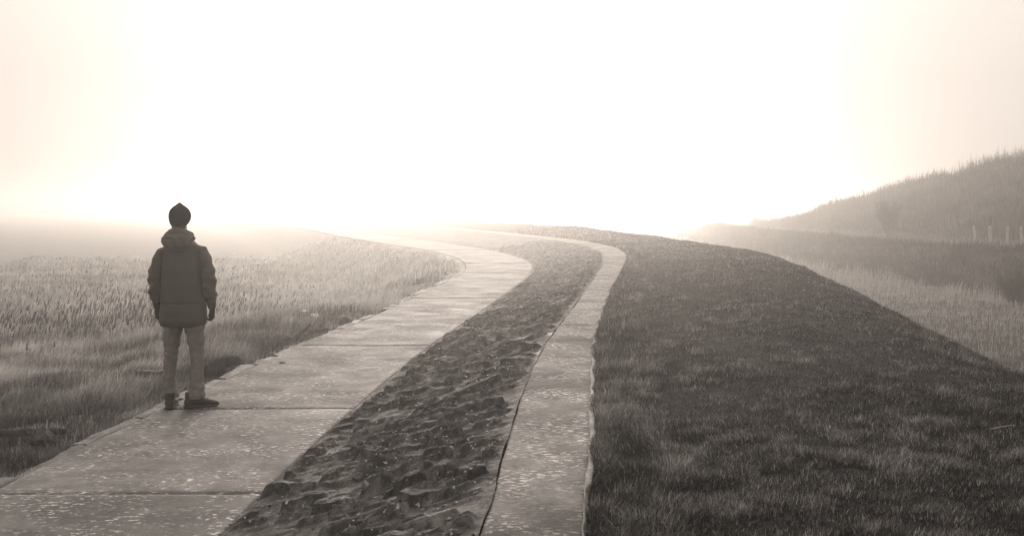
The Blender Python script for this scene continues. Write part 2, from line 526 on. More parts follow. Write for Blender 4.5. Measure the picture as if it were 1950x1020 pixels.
# ------------------------------------------------------------------ concrete paths, cast in bays with real joints
def build_path(name, fl, fr, z0, joints, mat, step, ncol, thick=0.14, wob=0.006, gap=0.012, skew=0.02, edge_l=0.0, edge_r=0.0, seed=1, dips=0.012):
    Vs, Ts, tones = [], [], []
    off = 0
    for k in range(len(joints) - 1):
        y0 = joints[k] + gap / 2; y1 = joints[k + 1] - gap / 2
        st = max(step, 0.006 * y0)
        m = max(3, int((y1 - y0) / st) + 1)
        ys = np.linspace(y0, y1, m)
        s = np.linspace(0, 1, ncol)
        L = fl(ys) + edge_l + wob * 2 * (fbm(ys * 2.0, ys * 0 + seed, 5 + seed, 3) - 0.5); R = fr(ys) - edge_r + wob * 2 * (fbm(ys * 1.7, ys * 0 + 9 + seed, 8 + seed, 3) - 0.5)
        X = L[:, None] + s[None, :] * (R - L)[:, None]
        Yg = ys[:, None] + skew * (X - X.mean())
        tilt = 0.010 * (random.random() - 0.5)
        Z = z0 + dips * (fbm(X * 1.1, Yg * 1.1, 90 + seed, 3) - 0.5) + 0.004 * (fbm(X * 9, Yg * 9, 95 + seed, 2) - 0.5) + tilt * (s[None, :] - 0.5)
        # rounded arrises
        ed = np.minimum(np.minimum(s[None, :] * (R - L)[:, None], (1 - s)[None, :] * (R - L)[:, None]), np.minimum(ys - y0, y1 - ys)[:, None])
        Z = Z - 0.008 * (1 - sstep(0, 0.03, ed))
        top = np.column_stack([X.ravel(), Yg.ravel(), Z.ravel()])
        n = ncol
        i = (np.arange(m - 1)[:, None] * n + np.arange(n - 1)[None, :]).ravel() + off
        Ts.append(np.column_stack([i, i + 1, i + n + 1, i + n]))
        # skirts
        rim = np.concatenate([np.arange(n), np.arange(1, m) * n + n - 1, (m - 1) * n + np.arange(n - 2, -1, -1), np.arange(m - 2, 0, -1) * n])
        low = top[rim].copy(); low[:, 2] -= thick
        b0 = off + len(top); r = len(rim)
        q = np.arange(r); q2 = (q + 1) % r
        Ts.append(np.column_stack([rim[q] + off, b0 + q, b0 + q2, rim[q2] + off]))
        Vs += [top, low]
        tv = 0.25 + 0.5 * random.random()
        tones.append(np.full(len(top) + len(low), tv))
        off += len(top) + len(low)
    me = tri_mesh(name, np.concatenate(Vs), np.concatenate(Ts))
    set_attr(me, 'tone', np.concatenate(tones))
    o = link(name, me, mat, smooth=True)
    tag(o, kind='structure')
    return o

jl = [-14, -10, -6, -2, 1.0, 3.4, 6.45, 9.19, 13.5, 20.8, 29.2, 34.5, 46, 62, 80, 104, 160]
build_path('path', fA, fB, 0.0, jl, M['path'], 0.05, 60, seed=1, wob=0.012, edge_r=0.006, gap=0.005)
ju = [-14, -2, 3.1, 11.6, 22.4, 40, 63, 97, 160]
build_path('footpath', fC, fD, UP, ju, M['kerb'], 0.035, 24, seed=4, wob=0.014, gap=0.004, dips=0.010)

def apron():
    # pale stone apron on the inner side of the bend
    ys = np.arange(22, 60, 0.12); k = 16
    s_ = np.linspace(0, 1, k)
    w = 1.25 * sstep(22, 29, ys) * (1 - sstep(48, 60, ys)) + 0.25 * (fbm(ys * 0.9, ys * 0, 181, 2) - 0.5)
    X = (fA(ys) - 0.02)[:, None] - s_[None, :] * np.maximum(w, 0.05)[:, None]
    Yg = np.repeat(ys[:, None], k, 1)
    Z = np.maximum(field_z(X, Yg) + 0.05 * (1 - s_[None, :]), -0.03 - 0.55 * s_[None, :]) + 0.09 * (fbm(X * 2.2, Yg * 2.2, 183, 3) - 0.5) * sstep(0, 0.2, s_)[None, :] - 0.04 * sstep(0.8, 1, s_)[None, :]
    i = (np.arange(len(ys) - 1)[:, None] * k + np.arange(k - 1)[None, :]).ravel()
    me = tri_mesh('stone_apron', np.column_stack([X.ravel(), Yg.ravel(), Z.ravel()]), np.column_stack([i, i + k, i + k + 1, i + 1]))
    set_attr(me, 'tone', (0.5 + 0.5 * (fbm(X * 1.5, Yg * 1.5, 187, 2) - 0.5)).ravel())
    tag(link('stone_apron', me, M['lip']), kind='structure')

def lip():
    ys = np.arange(2.2, 17.5, 0.03)
    w = 0.004 + 0.030 * sstep(0.30, 0.7, fbm(ys * 2.2, ys * 0 + 2, 171, 3))
    x0 = fD(ys) - 0.022 + 0.028 * (fbm(ys * 1.7, ys * 0 + 9 + 4, 12, 3) - 0.5) + 0.012 * (fbm(ys * 7, ys * 0 + 3, 177, 2) - 0.5)
    zt = UP + 0.012 + 0.016 * (fbm(ys * 5, ys * 0 + 7, 173, 3) - 0.5)
    sec = [(0, -0.04, 0), (0, 0.0, 0.25), (0.3, 0.006, 0.5), (0.8, 0.004, 0.5), (1.0, -0.004, 0.4), (1.0, -0.06, 0)]
    V = np.concatenate([np.stack([x0 + a * w, ys, zt + dz], 1)[:, None, :] for a, dz, _ in sec], 1)
    k = len(sec); m = len(ys)
    i = (np.arange(m - 1)[:, None] * k + np.arange(k - 1)[None, :]).ravel()
    me = tri_mesh('kerb', V.reshape(-1, 3), np.column_stack([i, i + k, i + k + 1, i + 1]))
    set_attr(me, 'tone', np.repeat(0.9 + 0.4 * (vnoise(ys * 2, ys * 0, 9) - 0.5), k))
    tag(link('kerb', me, M['lip']), kind='structure')
M['lip'] = concrete_mat('pale_lip', 0.15, 0.30, 0.5, 0.2, 0.7, 0.9)
lip()
apron()

# ------------------------------------------------------------------ grass
def blades(name, P, h, w, lean, leandir, tone, mat, curl=0.45, kind='stuff', parent=None, face=None):
    n = len(P)
    ya = rng.uniform(0, 2 * math.pi, n) if face is None else face
    side = np.column_stack([np.cos(ya), np.sin(ya), np.zeros(n)]) * (w / 2)[:, None]
    ld = np.column_stack([np.cos(leandir), np.sin(leandir), np.zeros(n)])
    up = np.array([0, 0, 1.0])
    mid = P + ld * (lean * h * curl * 0.55)[:, None] + up * (h * 0.55 * np.sqrt(np.clip(1 - (lean * curl) ** 2, 0.1, 1)))[:, None]
    tip = mid + ld * (h * 0.5 * np.clip(lean * 1.15, 0, 0.98))[:, None] + up * (h * 0.5 * np.sqrt(np.clip(1 - np.clip(lean * 1.15, 0, 0.98) ** 2, 0.02, 1)))[:, None]
    V = np.stack([P - side, P + side, mid - side * 0.75, mid + side * 0.75, tip], 1).reshape(-1, 3)
    b = np.arange(n)[:, None] * 5
    T = np.stack([b + 0, b + 1, b + 3, b + 0, b + 3, b + 2, b + 2, b + 3, b + 4], 1).reshape(-1, 3)
    me = tri_mesh(name, V, T)
    set_attr(me, 'tone', np.repeat(np.clip(tone, 0, 1), 5))
    o = link(name, me, mat, smooth=False, parent=parent)
    if kind: tag(o, kind=kind)
    return o

def scatter(n, y0, y1, xl, xr, power=2.0):
    """points with density falling with distance (depth sampled evenly in 1/Y^(power-1))"""
    u = rng.random(n)
    if power == 2.0:
        Y = 1 / (1 / y0 + u * (1 / y1 - 1 / y0))
    else:
        e = 1 - power
        Y = (y0 ** e + u * (y1 ** e - y0 ** e)) ** (1 / e)
    L = xl(Y); R = xr(Y)
    # keep the areal density by rejection on the width
    wmax = (R - L).max()
    X = L + rng.random(n) * (R - L)
    return X, Y

def turf():
    allP = []
    N = 900000
    X, Y = scatter(N, 2.7, 60, lambda Y: fD(Y) + 0.0, lambda Y: np.minimum(fS(Y) + 2.2, 0.53 * Y + 0.9), 2.0)
    ok = X > fD(Y)
    X, Y = X[ok], Y[ok]
    cl = fbm(X / 0.45, Y / 0.45, 101, 3); big = fbm(X / 2.1, Y / 2.1, 131, 2)
    d = X - fD(Y)
    edge = 1 - sstep(0.12, 0.75, d + 0.35 * (vnoise(Y * 1.3, Y * 0, 140) - 0.5))
    shag = np.clip(sstep(0.56, 0.75, cl) + 0.6 * edge * sstep(0.35, 0.6, fbm(X / 0.6, Y / 0.9, 151, 2)), 0, 1)
    thin = rng.random(len(X)) < np.clip(0.7 + 0.9 * (cl - 0.4), 0.5, 1)
    X, Y, cl, big, d, edge, shag = [q[thin] for q in (X, Y, cl, big, d, edge, shag)]
    Z = np.maximum(crown_z(X, Y), valley_z(X, Y)) - 0.01
    n = len(X)
    h = (0.017 + 0.026 * rng.random(n) + 0.042 * shag * rng.random(n) + 0.05 * edge * rng.random(n)) * (1 + 0.02 * np.maximum(Y - 10, 0))
    w = (0.0026 + 0.0024 * rng.random(n)) * np.maximum(1, Y / 8)
    loc = fbm(X / 0.16, Y / 0.16, 171, 2)
    h = h * (0.35 + 1.3 * loc)
    ldir = np.where(rng.random(n) < 0.45, rng.uniform(0, 6.28, n), 0.5 + 6.4 * (fbm(X / 1.1, Y / 1.1, 161, 2) - 0.5) + rng.normal(0, 0.9, n))
    lean = np.clip(0.5 + 0.3 * shag + rng.normal(0, 0.3, n), 0.02, 0.97)
    tone = 0.34 + 0.30 * (big - 0.5) + 0.28 * (cl - 0.5) + 0.9 * (loc - 0.5) - 0.12 * sstep(0.45, 0.8, d / np.maximum(fS(Y) - fD(Y), 1)) + rng.normal(0, 0.22, n) + 0.45 * (rng.random(n) > 0.90)  # tone drops toward the right shoulder: darker grass band plus painted corner dimming
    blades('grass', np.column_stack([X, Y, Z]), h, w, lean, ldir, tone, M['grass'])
turf()

def field_grass():
    N = 430000
    X, Y = scatter(N, 4.8, 75, lambda Y: np.maximum(-0.54 * Y - 1.5, fA(Y) - 22), lambda Y: fA(Y) - 0.03, 2.0)
    ok = X < fA(Y) - 0.02
    X, Y = X[ok], Y[ok]
    cl = fbm(X / 0.7, Y / 0.7, 201, 3); big = fbm(X / 3.0, Y / 3.0, 231, 2)
    keep = rng.random(len(X)) < np.clip(0.15 + 2.2 * (cl - 0.28), 0.08, 1)
    d0 = fA(Y) - X
    keep &= (d0 > 0.22) | (rng.random(len(X)) < 0.25)
    X, Y, cl, big, d0 = X[keep], Y[keep], cl[keep], big[keep], d0[keep]
    Z = field_z(X, Y) - 0.01
    n = len(X)
    far = sstep(9, 22, Y)
    tuss = sstep(0.5, 0.72, cl)
    h = (0.07 + 0.10 * rng.random(n) + 0.14 * tuss * rng.random(n) + 0.15 * far * rng.random(n)) * (0.45 + 0.55 * sstep(0.1, 0.8, d0))
    w = (0.003 + 0.003 * rng.random(n)) * np.maximum(1, Y / 6.5)
    ldir = 0.3 + 5.5 * (fbm(X / 0.9, Y / 0.9, 261, 2) - 0.5) + rng.normal(0, 0.7, n)
    lean = np.clip(0.55 - 0.15 * far + rng.normal(0, 0.22, n), 0.02, 0.97)
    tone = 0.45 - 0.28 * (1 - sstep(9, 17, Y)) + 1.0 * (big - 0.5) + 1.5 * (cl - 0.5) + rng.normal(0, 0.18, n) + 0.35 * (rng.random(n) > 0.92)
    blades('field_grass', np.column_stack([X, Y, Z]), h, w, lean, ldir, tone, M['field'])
field_grass()

def reeds():
    N = 5000
    X, Y = scatter(N, 15, 60, lambda Y: -0.54 * Y - 2, lambda Y: fA(Y) - 3.2 - 0.05 * Y, 1.6)
    cl = fbm(X / 1.6, Y / 1.6, 301, 3)
    keep = rng.random(N) < np.clip(0.1 + 3.0 * (cl - 0.40), 0.02, 1) * sstep(14, 22, Y + 0.15 * np.abs(X)) * (1 - 0.7 * sstep(28, 46, Y))
    X, Y = X[keep], Y[keep]; n = len(X)
    Z = field_z(X, Y)
    tall = sstep(15, 27, Y)
    h = (0.25 + 0.28 * rng.random(n)) + tall * (0.55 * rng.random(n) ** 2)
    w = np.maximum(0.007, 0.00045 * Y) * (0.8 + 0.5 * rng.random(n))
    lean = np.clip(rng.normal(0.16, 0.1, n), 0, 0.6); ldir = rng.normal(0.2, 0.9, n)
    P = np.column_stack([X, Y, Z])
    # stalk, two leaves and a drooping seed head each
    face = rng.normal(0, 0.6, n)
    def tipof():
        ld = np.column_stack([np.cos(ldir), np.sin(ldir), np.zeros(n)])
        mid = P + ld * (lean * h * 0.45 * 0.55)[:, None]; mid[:, 2] += h * 0.55
        t = mid + ld * (h * 0.5 * lean * 1.15)[:, None]; t[:, 2] += h * 0.46
        return t
    tp = tipof(); tp[:, 2] -= 0.06
    PP = np.concatenate([P, P + (0, 0, 0.0), P + (0, 0, 0.0), tp])
    hh = np.concatenate([h, h * 0.75, h * 0.6, np.full(n, 0.15) * (0.7 + 0.6 * rng.random(n))])
    ww = np.concatenate([w, w * 1.3, w * 1.3, np.maximum(0.03, w * 2.6)])
    ll = np.concatenate([lean, np.clip(lean + 0.25, 0, 0.8), np.clip(lean + 0.35, 0, 0.8), np.clip(lean + 0.3, 0, 0.9)])
    dd = np.concatenate([ldir, ldir + rng.normal(0, 1.5, n), ldir + rng.normal(2, 1.5, n), ldir])
    tt = np.concatenate([0.5 + 0.2 * rng.normal(size=n), 0.7 + 0.2 * rng.normal(size=n), 0.7 + 0.2 * rng.normal(size=n), 0.15 + 0.15 * rng.random(n)])
    blades('reeds', PP, hh, ww, ll, dd, tt, M['reed'], face=np.tile(face, 4))
reeds()

def valley_grass():
    N = 100000
    Y = 14 + 116 * rng.random(N) ** 1.3
    X = fBank(Y) - 0.6 - rng.random(N) ** 1.2 * 24.0
    ok = (X > fS(Y) + 1.2)
    X, Y = X[ok], Y[ok]; n = len(X)
    cl = fbm(X / 1.2, Y / 1.2, 401, 3)
    d = fBank(Y) - X
    Z = valley_z(X, Y)
    h = (0.12 + 0.15 * rng.random(n)) + 0.75 * sstep(0.35, 0.65, cl) * rng.random(n) * sstep(5.5, 1.5, d)
    w = np.maximum(0.012, 0.00055 * Y) * (0.7 + 0.6 * rng.random(n))
    blades('valley_grass', np.column_stack([X, Y, Z - 0.02]), h, w, np.clip(rng.normal(0.3, 0.2, n), 0, 0.9), rng.normal(0.2, 1.0, n), 0.55 + 0.6 * (cl - 0.5) + 0.15 * rng.normal(size=n), M['pale_grass'])
valley_grass()

def fans(P, h, n_tw, spread, wid):
    """upright twiggy fans: returns arrays for blades"""
    k = n_tw
    B = np.repeat(P, k, 0); n = len(B)
    hh = np.repeat(h, k) * rng.uniform(0.45, 1.05, n)
    B = B + np.column_stack([rng.normal(0, spread, n), rng.normal(0, spread, n), np.zeros(n)])
    start = rng.random(n) ** 2 * 0.55 * hh
    B[:, 2] += start * 0.8
    return B, hh - start * 0.8, np.repeat(wid, k) * rng.uniform(0.6, 1.4, n)

def scrub():
    # dark bramble on the face of the bank beyond the valley
    N = 3400
    Y = rng.uniform(26, 165, N)
    d = rng.uniform(-0.7, 5.0, N)
    X = fBank(Y) + d
    P = np.column_stack([X, Y, valley_z(X, Y) - 0.05])
    h = rng.uniform(0.35, 0.9, N) * (0.7 + 0.6 * vnoise(X / 2, Y / 2, 7)) * (1 - 0.6 * sstep(3, 5, d))
    B, hh, ww = fans(P, h, 16, 0.32, np.maximum(0.02, 0.0007 * Y))
    n = len(B)
    blades('scrub', B, hh, ww, np.clip(rng.normal(0.5, 0.25, n), 0, 0.95), rng.uniform(0, 6.28, n), rng.random(n) * 0.9, M['twig'])
    # woodland of bare saplings covering the hill behind: reads as one mass in the fog
    N = 6500
    Y = rng.uniform(28, 168, N)
    d = rng.uniform(8.5, 30, N)
    X = fBank(Y) + d
    hz = fRidge(Y)
    keep = (hz > -1.3)
    X, Y, d, hz = X[keep], Y[keep], d[keep], hz[keep]
    P = np.column_stack([X, Y, valley_z(X, Y) - 0.1])
    h = rng.uniform(0.4, 1.15, len(X)) * (0.45 + 1.2 * vnoise(X / 2.4, Y / 2.4, 17))
    B, hh, ww = fans(P, h, 26, 0.5, np.maximum(0.016, 0.0004 * Y))
    n = len(B)
    blades('woodland', B, hh, ww, np.clip(rng.normal(0.28, 0.16, n), 0, 0.9), rng.uniform(0, 6.28, n), rng.random(n) * 0.8, M['twig'])
    N = 1500
    Y = rng.uniform(30, 64, N); X = fBank(Y) + rng.uniform(4.0, 8.5, N)
    blades('ledge_grass', np.column_stack([X, Y, valley_z(X, Y) - 0.02]), rng.uniform(0.15, 0.5, N), np.maximum(0.03, 0.0009 * Y), np.clip(rng.normal(0.35, 0.2, N), 0, 0.9), rng.normal(0, 1, N), rng.uniform(0.0, 0.5, N), M['pale_grass'])
scrub()

# ------------------------------------------------------------------ tubes, lofts and fused meshes
def tube_into(bm, pts, rads, n=10, cap=True, squash=None):
    pts = [Vector(p) for p in pts]
    rings = []
    up0 = Vector((0, 1, 0.03))
    for k, p in enumerate(pts):
        a = pts[max(k - 1, 0)]; b = pts[min(k + 1, len(pts) - 1)]
        t = (b - a).normalized()
        u = up0 - t * up0.dot(t)
        if u.length < 1e-4: u = Vector((1, 0, 0)) - t * t.x
        u.normalize(); v = t.cross(u)
        r = rads[k]; ru, rv = (r, r) if not isinstance(r, tuple) else r
        rings.append([bm.verts.new(p + u * (math.cos(q) * ru) + v * (math.sin(q) * rv)) for q in [2 * math.pi * j / n for j in range(n)]])
    for a, b in zip(rings, rings[1:]):
        for j in range(n):
            bm.faces.new((a[j], a[(j + 1) % n], b[(j + 1) % n], b[j]))
    if cap:
        bm.faces.new(rings[0][::-1]); bm.faces.new(rings[-1])

def loft_into(bm, rings_def, n=40, pw=2.3):
    """rings: (z, cx, cy, hw, hd) superellipse sections"""
    rings = []
    for z, cx, cyy, hw, hd in rings_def:
        r = []
        for j in range(n):
            a = 2 * math.pi * j / n
            c, s = math.cos(a), math.sin(a)
            r.append(bm.verts.new((cx + hw * math.copysign(abs(c) ** (2 / pw), c), cyy + hd * math.copysign(abs(s) ** (2 / pw), s), z)))
        rings.append(r)
    for a, b in zip(rings, rings[1:]):
        for j in range(n):
            bm.faces.new((a[j], a[(j + 1) % n], b[(j + 1) % n], b[j]))
    bm.faces.new(rings[0][::-1]); bm.faces.new(rings[-1])

def ball_into(bm, c, r, seg=16):
    g = bmesh.ops.create_uvsphere(bm, u_segments=seg, v_segments=seg // 2 + 2, radius=1.0)
    for v in g['verts']:
        v.co = Vector((v.co.x * r[0] + c[0], v.co.y * r[1] + c[1], v.co.z * r[2] + c[2]))

def bm_mesh(name, bm):
    bmesh.ops.recalc_face_normals(bm, faces=bm.faces)
    me = bpy.data.meshes.new(name); bm.to_mesh(me); bm.free()
    return me

def fuse(name, bm, voxel, smooth=4, factor=0.5):
    me = bm_mesh(name + '_raw', bm)
    o = bpy.data.objects.new('tmp_fuse', me); COL.objects.link(o)
    r = o.modifiers.new('r', 'REMESH'); r.mode = 'VOXEL'; r.voxel_size = voxel; r.use_smooth_shade = True
    if smooth:
        s = o.modifiers.new('s', 'SMOOTH'); s.factor = factor; s.iterations = smooth
    dg = bpy.context.evaluated_depsgraph_get(); dg.update()
    out = bpy.data.meshes.new_from_object(o.evaluated_get(dg))
    out.name = name
    bpy.data.objects.remove(o); bpy.data.meshes.remove(me)
    return out

def displace(me, fn):
    n = len(me.vertices)
    co = np.empty(n * 3, np.float32); me.vertices.foreach_get('co', co); co = co.reshape(-1, 3)
    no = np.empty(n * 3, np.float32); me.vertex_normals.foreach_get('vector', no); no = no.reshape(-1, 3)
    d = fn(co, no)
    co = co + (no * d[:, None] if d.ndim == 1 else d)
    me.vertices.foreach_set('co', np.ascontiguousarray(co, np.float32).ravel()); me.update()

def n3(co, s, seed):
    return (vnoise(co[:, 0] * s + 3.1, co[:, 2] * s, seed) + vnoise(co[:, 1] * s, co[:, 2] * s * 0.9 + 5, seed + 1)) * 0.5 - 0.5

# ------------------------------------------------------------------ the man
M['skin'] = plain('skin', 0.25, 0.6, 1.6, 0.08, 30, 0.1)
M['hair'] = plain('hair', 0.02, 0.7)
M['jacket'] = plain('jacket_cloth', 0.040, 0.72, 0.8, 0.18, 60, 0.25, 0.004, 0.35)
M['jeans'] = plain('denim', 0.13, 0.9, 0.7, 0.22, 25, 0.25, 0.004, 0.15)
M['hat'] = plain('black_knit', 0.006, 0.95, 0.5, 0.3, 120, 0.5, 0.004, 0.1)
M['glove'] = plain('black_glove', 0.005, 0.85, 0.5, 0.3, 60, 0.3, 0.003, 0.15)
M['shoe'] = plain('dark_leather', 0.014, 0.8, 0.6, 0.4, 30, 0.3, 0.004, 0.4)
M['sole'] = plain('rubber', 0.012, 0.8, 0.5)
M['lace'] = plain('lace', 0.04, 0.8)

MAN = Vector((-2.965, 9.24, 0.0))

def build_man():
    HX = -0.034                                        # head is carried a little to the left of the hips
    bm = bmesh.new()
    # body: legs, trunk, neck, head with a face, arms and palms, all one surface
    loft_into(bm, [(0.80, 0, 0, 0.13, 0.085), (0.90, 0, 0, 0.165, 0.105), (1.0, 0, 0, 0.155, 0.10), (1.12, 0, 0, 0.145, 0.095), (1.3, 0, 0, 0.165, 0.11), (1.40, 0, 0, 0.165, 0.095), (1.46, -0.01, 0, 0.10, 0.07), (1.50, -0.016, 0.005, 0.062, 0.06)], 28)
    tube_into(bm, [(-0.012, -0.005, 1.46), (-0.026, 0.006, 1.56), (HX, 0.02, 1.66)], [0.062, 0.058, 0.055], 16)
    ball_into(bm, (HX, 0.005, 1.725), (0.074, 0.095, 0.098), 24)
    ball_into(bm, (HX, 0.045, 1.665), (0.052, 0.058, 0.06), 20)          # jaw
    tube_into(bm, [(HX, 0.09, 1.725), (HX, 0.112, 1.695), (HX, 0.10, 1.682)], [0.010, 0.016, 0.010], 8)   # nose
    ball_into(bm, (HX, 0.092, 1.645), (0.022, 0.012, 0.008), 12)         # lips
    ball_into(bm, (HX, 0.085, 1.742), (0.05, 0.012, 0.009), 12)          # brow
    for s in (-1, 1):
        ball_into(bm, (HX + s * 0.076, 0.0, 1.705), (0.010, 0.02, 0.032), 12)   # ear
        tube_into(bm, [(s * 0.085, 0, 0.86), (s * 0.11, 0.012, 0.70), (s * 0.12, 0.01, 0.50), (s * 0.122, -0.008, 0.36), (s * 0.122, -0.01, 0.22), (s * 0.116, -0.02, 0.06)], [0.082, 0.074, 0.054, 0.052, 0.040, 0.026], 14)
        fx, fy = ((-0.139, 0.99) if s < 0 else (0.848, 0.53)); ox, oy = ((-0.108, -0.02) if s < 0 else (0.118, -0.005))
        tube_into(bm, [(ox - fx * 0.06, oy - fy * 0.06, 0.055), (ox + fx * 0.02, oy + fy * 0.02, 0.052), (ox + fx * 0.12, oy + fy * 0.12, 0.042)], [0.022, 0.026, 0.014], 10)
        tube_into(bm, [(s * 0.15, 0, 1.42), (s * 0.20, 0, 1.33), (s * 0.235, -0.02, 1.18), (s * 0.245, -0.02, 1.09), (s * 0.24, 0.01, 0.98), (s * 0.243, 0.03, 0.90)], [0.06, 0.05, 0.042, 0.038, 0.032, 0.025], 12)
        ball_into(bm, (s * 0.243, 0.035, 0.875), (0.017, 0.033, 0.036), 12)
    me = fuse('person', bm, 0.009, 3)
    body = link('person', me, M['skin'])
    body.location = MAN
    tag(body, 'man in hooded jacket, jeans and black beanie, seen from behind at the path edge', 'person')

    # trousers
    bm = bmesh.new()
    loft_into(bm, [(0.752, 0.004, 0, 0.180, 0.110), (0.79, 0.0, -0.004, 0.192, 0.124), (0.88, 0, -0.005, 0.185, 0.125), (1.0, 0, 0, 0.170, 0.112)], 36)
    tube_into(bm, [(-0.090, -0.004, 0.82), (-0.094, -0.002, 0.72), (-0.102, 0.002, 0.635), (-0.111, 0.006, 0.524), (-0.117, 0.004, 0.43), (-0.121, -0.006, 0.32), (-0.127, -0.012, 0.227), (-0.122, -0.012, 0.171), (-0.114, -0.006, 0.090)],
              [(0.112, 0.088), (0.108, 0.083), (0.100, 0.076), (0.084, 0.060), (0.078, 0.056), (0.074, 0.051), (0.075, 0.053), (0.084, 0.066), (0.096, 0.079)], 28)
    tube_into(bm, [(0.098, -0.004, 0.82), (0.104, -0.002, 0.72), (0.108, 0.002, 0.635), (0.118, 0.006, 0.524), (0.125, 0.004, 0.43), (0.124, -0.006, 0.32), (0.121, -0.010, 0.227), (0.119, -0.008, 0.171), (0.120, -0.002, 0.094)],
              [(0.112, 0.090), (0.108, 0.087), (0.100, 0.077), (0.084, 0.060), (0.078, 0.056), (0.074, 0.055), (0.078, 0.064), (0.086, 0.072), (0.096, 0.074)], 28)
    me = fuse('trousers', bm, 0.0075, 2)
    def folds(co, no):
        x, y, z = co[:, 0], co[:, 1], co[:, 2]
        s = np.sign(x)
        lx = np.abs(x) - 0.118
        w = 0.004 * np.sin((z * 62 + s * 24 * lx * 2.2 + 9 * n3(co, 7, 3))) * np.exp(-((z - 0.49) / 0.10) ** 2)
        w += 0.007 * np.sin((z * 40 - lx * 60 + 8 * n3(co, 6, 9))) * np.exp(-((z - 0.66) / 0.09) ** 2)
        w += 0.0035 * np.sin((z * 85 + lx * 30 + 10 * n3(co, 6, 19))) * np.exp(-((z - 0.20) / 0.075) ** 2)
        w += 0.007 * n3(co, 9, 31) + 0.005 * n3(co, 22, 41)
        w += 0.004 * np.exp(-((z - 0.122) / 0.012) ** 2)
        return w
    displace(me, folds)
    link('trousers', me, M['jeans'], body)

    # jacket
    bm = bmesh.new()
    loft_into(bm, [(0.742, 0.002, 0, 0.186, 0.125), (0.752, 0.002, 0, 0.199, 0.138), (0.80, 0.002, 0, 0.207, 0.148), (0.88, 0, 0, 0.206, 0.148), (0.945, 0, 0, 0.199, 0.140), (1.0, -0.002, 0, 0.192, 0.142), (1.12, -0.008, 0, 0.184, 0.140), (1.25, -0.012, 0, 0.180, 0.134), (1.36, -0.012, 0, 0.180, 0.120), (1.425, -0.012, -0.002, 0.172, 0.106), (1.468, -0.013, -0.002, 0.150, 0.094), (1.50, -0.015, 0, 0.118, 0.084), (1.53, -0.018, 0.004, 0.088, 0.078), (1.56, -0.02, 0.008, 0.072, 0.072)], 48, 2.4)
    tube_into(bm, [(-0.135, -0.004, 1.405), (-0.178, -0.006, 1.385), (-0.212, -0.010, 1.32), (-0.230, -0.018, 1.26), (-0.243, -0.026, 1.20), (-0.244, -0.030, 1.12), (-0.244, -0.014, 1.04), (-0.238, 0.010, 0.965)],
              [(0.072, 0.062), (0.082, 0.072), (0.080, 0.066), (0.076, 0.065), (0.074, 0.064), (0.072, 0.061), (0.066, 0.060), (0.055, 0.050)], 26)
    tube_into(bm, [(0.115, -0.004, 1.415), (0.152, -0.006, 1.405), (0.192, -0.010, 1.335), (0.214, -0.018, 1.27), (0.231, -0.026, 1.21), (0.243, -0.030, 1.12), (0.246, -0.014, 1.04), (0.247, 0.010, 0.965)],
              [(0.072, 0.062), (0.084, 0.076), (0.080, 0.067), (0.076, 0.065), (0.074, 0.064), (0.072, 0.061), (0.066, 0.060), (0.056, 0.052)], 26)
    me = fuse('jacket', bm, 0.0075, 2)
    def jf(co, no):
        x, y, z = co[:, 0], co[:, 1], co[:, 2]
        ax = np.abs(x)
        arm = sstep(0.185, 0.22, ax)
        w = arm * 0.010 * np.sin(z * 70 + ax * 30 + 12 * n3(co, 6, 5)) * np.exp(-((z - 1.09) / 0.10) ** 2)
        w += arm * 0.006 * np.sin(z * 46 - ax * 40 + 10 * n3(co, 5, 15)) * np.exp(-((z - 1.28) / 0.10) ** 2)
        w += arm * 0.006 * np.sin(z * 95 + 6 * n3(co, 7, 25)) * np.exp(-((z - 0.99) / 0.04) ** 2)
        body_ = 1 - arm
        w += body_ * (0.026 * n3(co * np.array([1.6, 1, 0.45]), 7, 35) + 0.010 * n3(co, 16, 45))
        w -= body_ * 0.016 * np.exp(-((ax - 0.165 + 0.12 * (z - 1.3)) / 0.014) ** 2) * sstep(1.0, 1.15, z) * (1 - sstep(1.38, 1.45, z))   # armhole seam
        w -= body_ * 0.007 * np.exp(-((z - 0.945) / 0.007) ** 2) + body_ * 0.004 * np.exp(-((z - 0.765) / 0.005) ** 2)                       # waist cord, hem seam
        w += 0.012 * n3(co, 10, 55)
        return w
    displace(me, jf)
    jk = link('jacket', me, M['jacket'], body)

    # hood lying in folds on the shoulders
    bm = bmesh.new()
    loft_into(bm, [(1.425, -0.02, -0.150, 0.030, 0.018), (1.435, -0.02, -0.148, 0.070, 0.034), (1.46, -0.022, -0.140, 0.112, 0.054), (1.50, -0.022, -0.118, 0.138, 0.072), (1.545, -0.022, -0.092, 0.142, 0.080), (1.575, -0.026, -0.066, 0.118, 0.070), (1.60, -0.030, -0.054, 0.088, 0.058), (1.625, -0.033, -0.05, 0.050, 0.038), (1.636, -0.033, -0.048, 0.02, 0.018)], 40, 2.2)
    for s in (-1, 1):
        tube_into(bm, [(-0.024 + s * 0.05, -0.07, 1.59), (-0.024 + s * 0.102, -0.03, 1.555), (-0.024 + s * 0.10, 0.04, 1.53), (-0.024 + s * 0.05, 0.095, 1.51), (-0.024, 0.11, 1.50)], [0.028, 0.034, 0.032, 0.026, 0.022], 14)
    me = fuse('hood', bm, 0.007, 2)
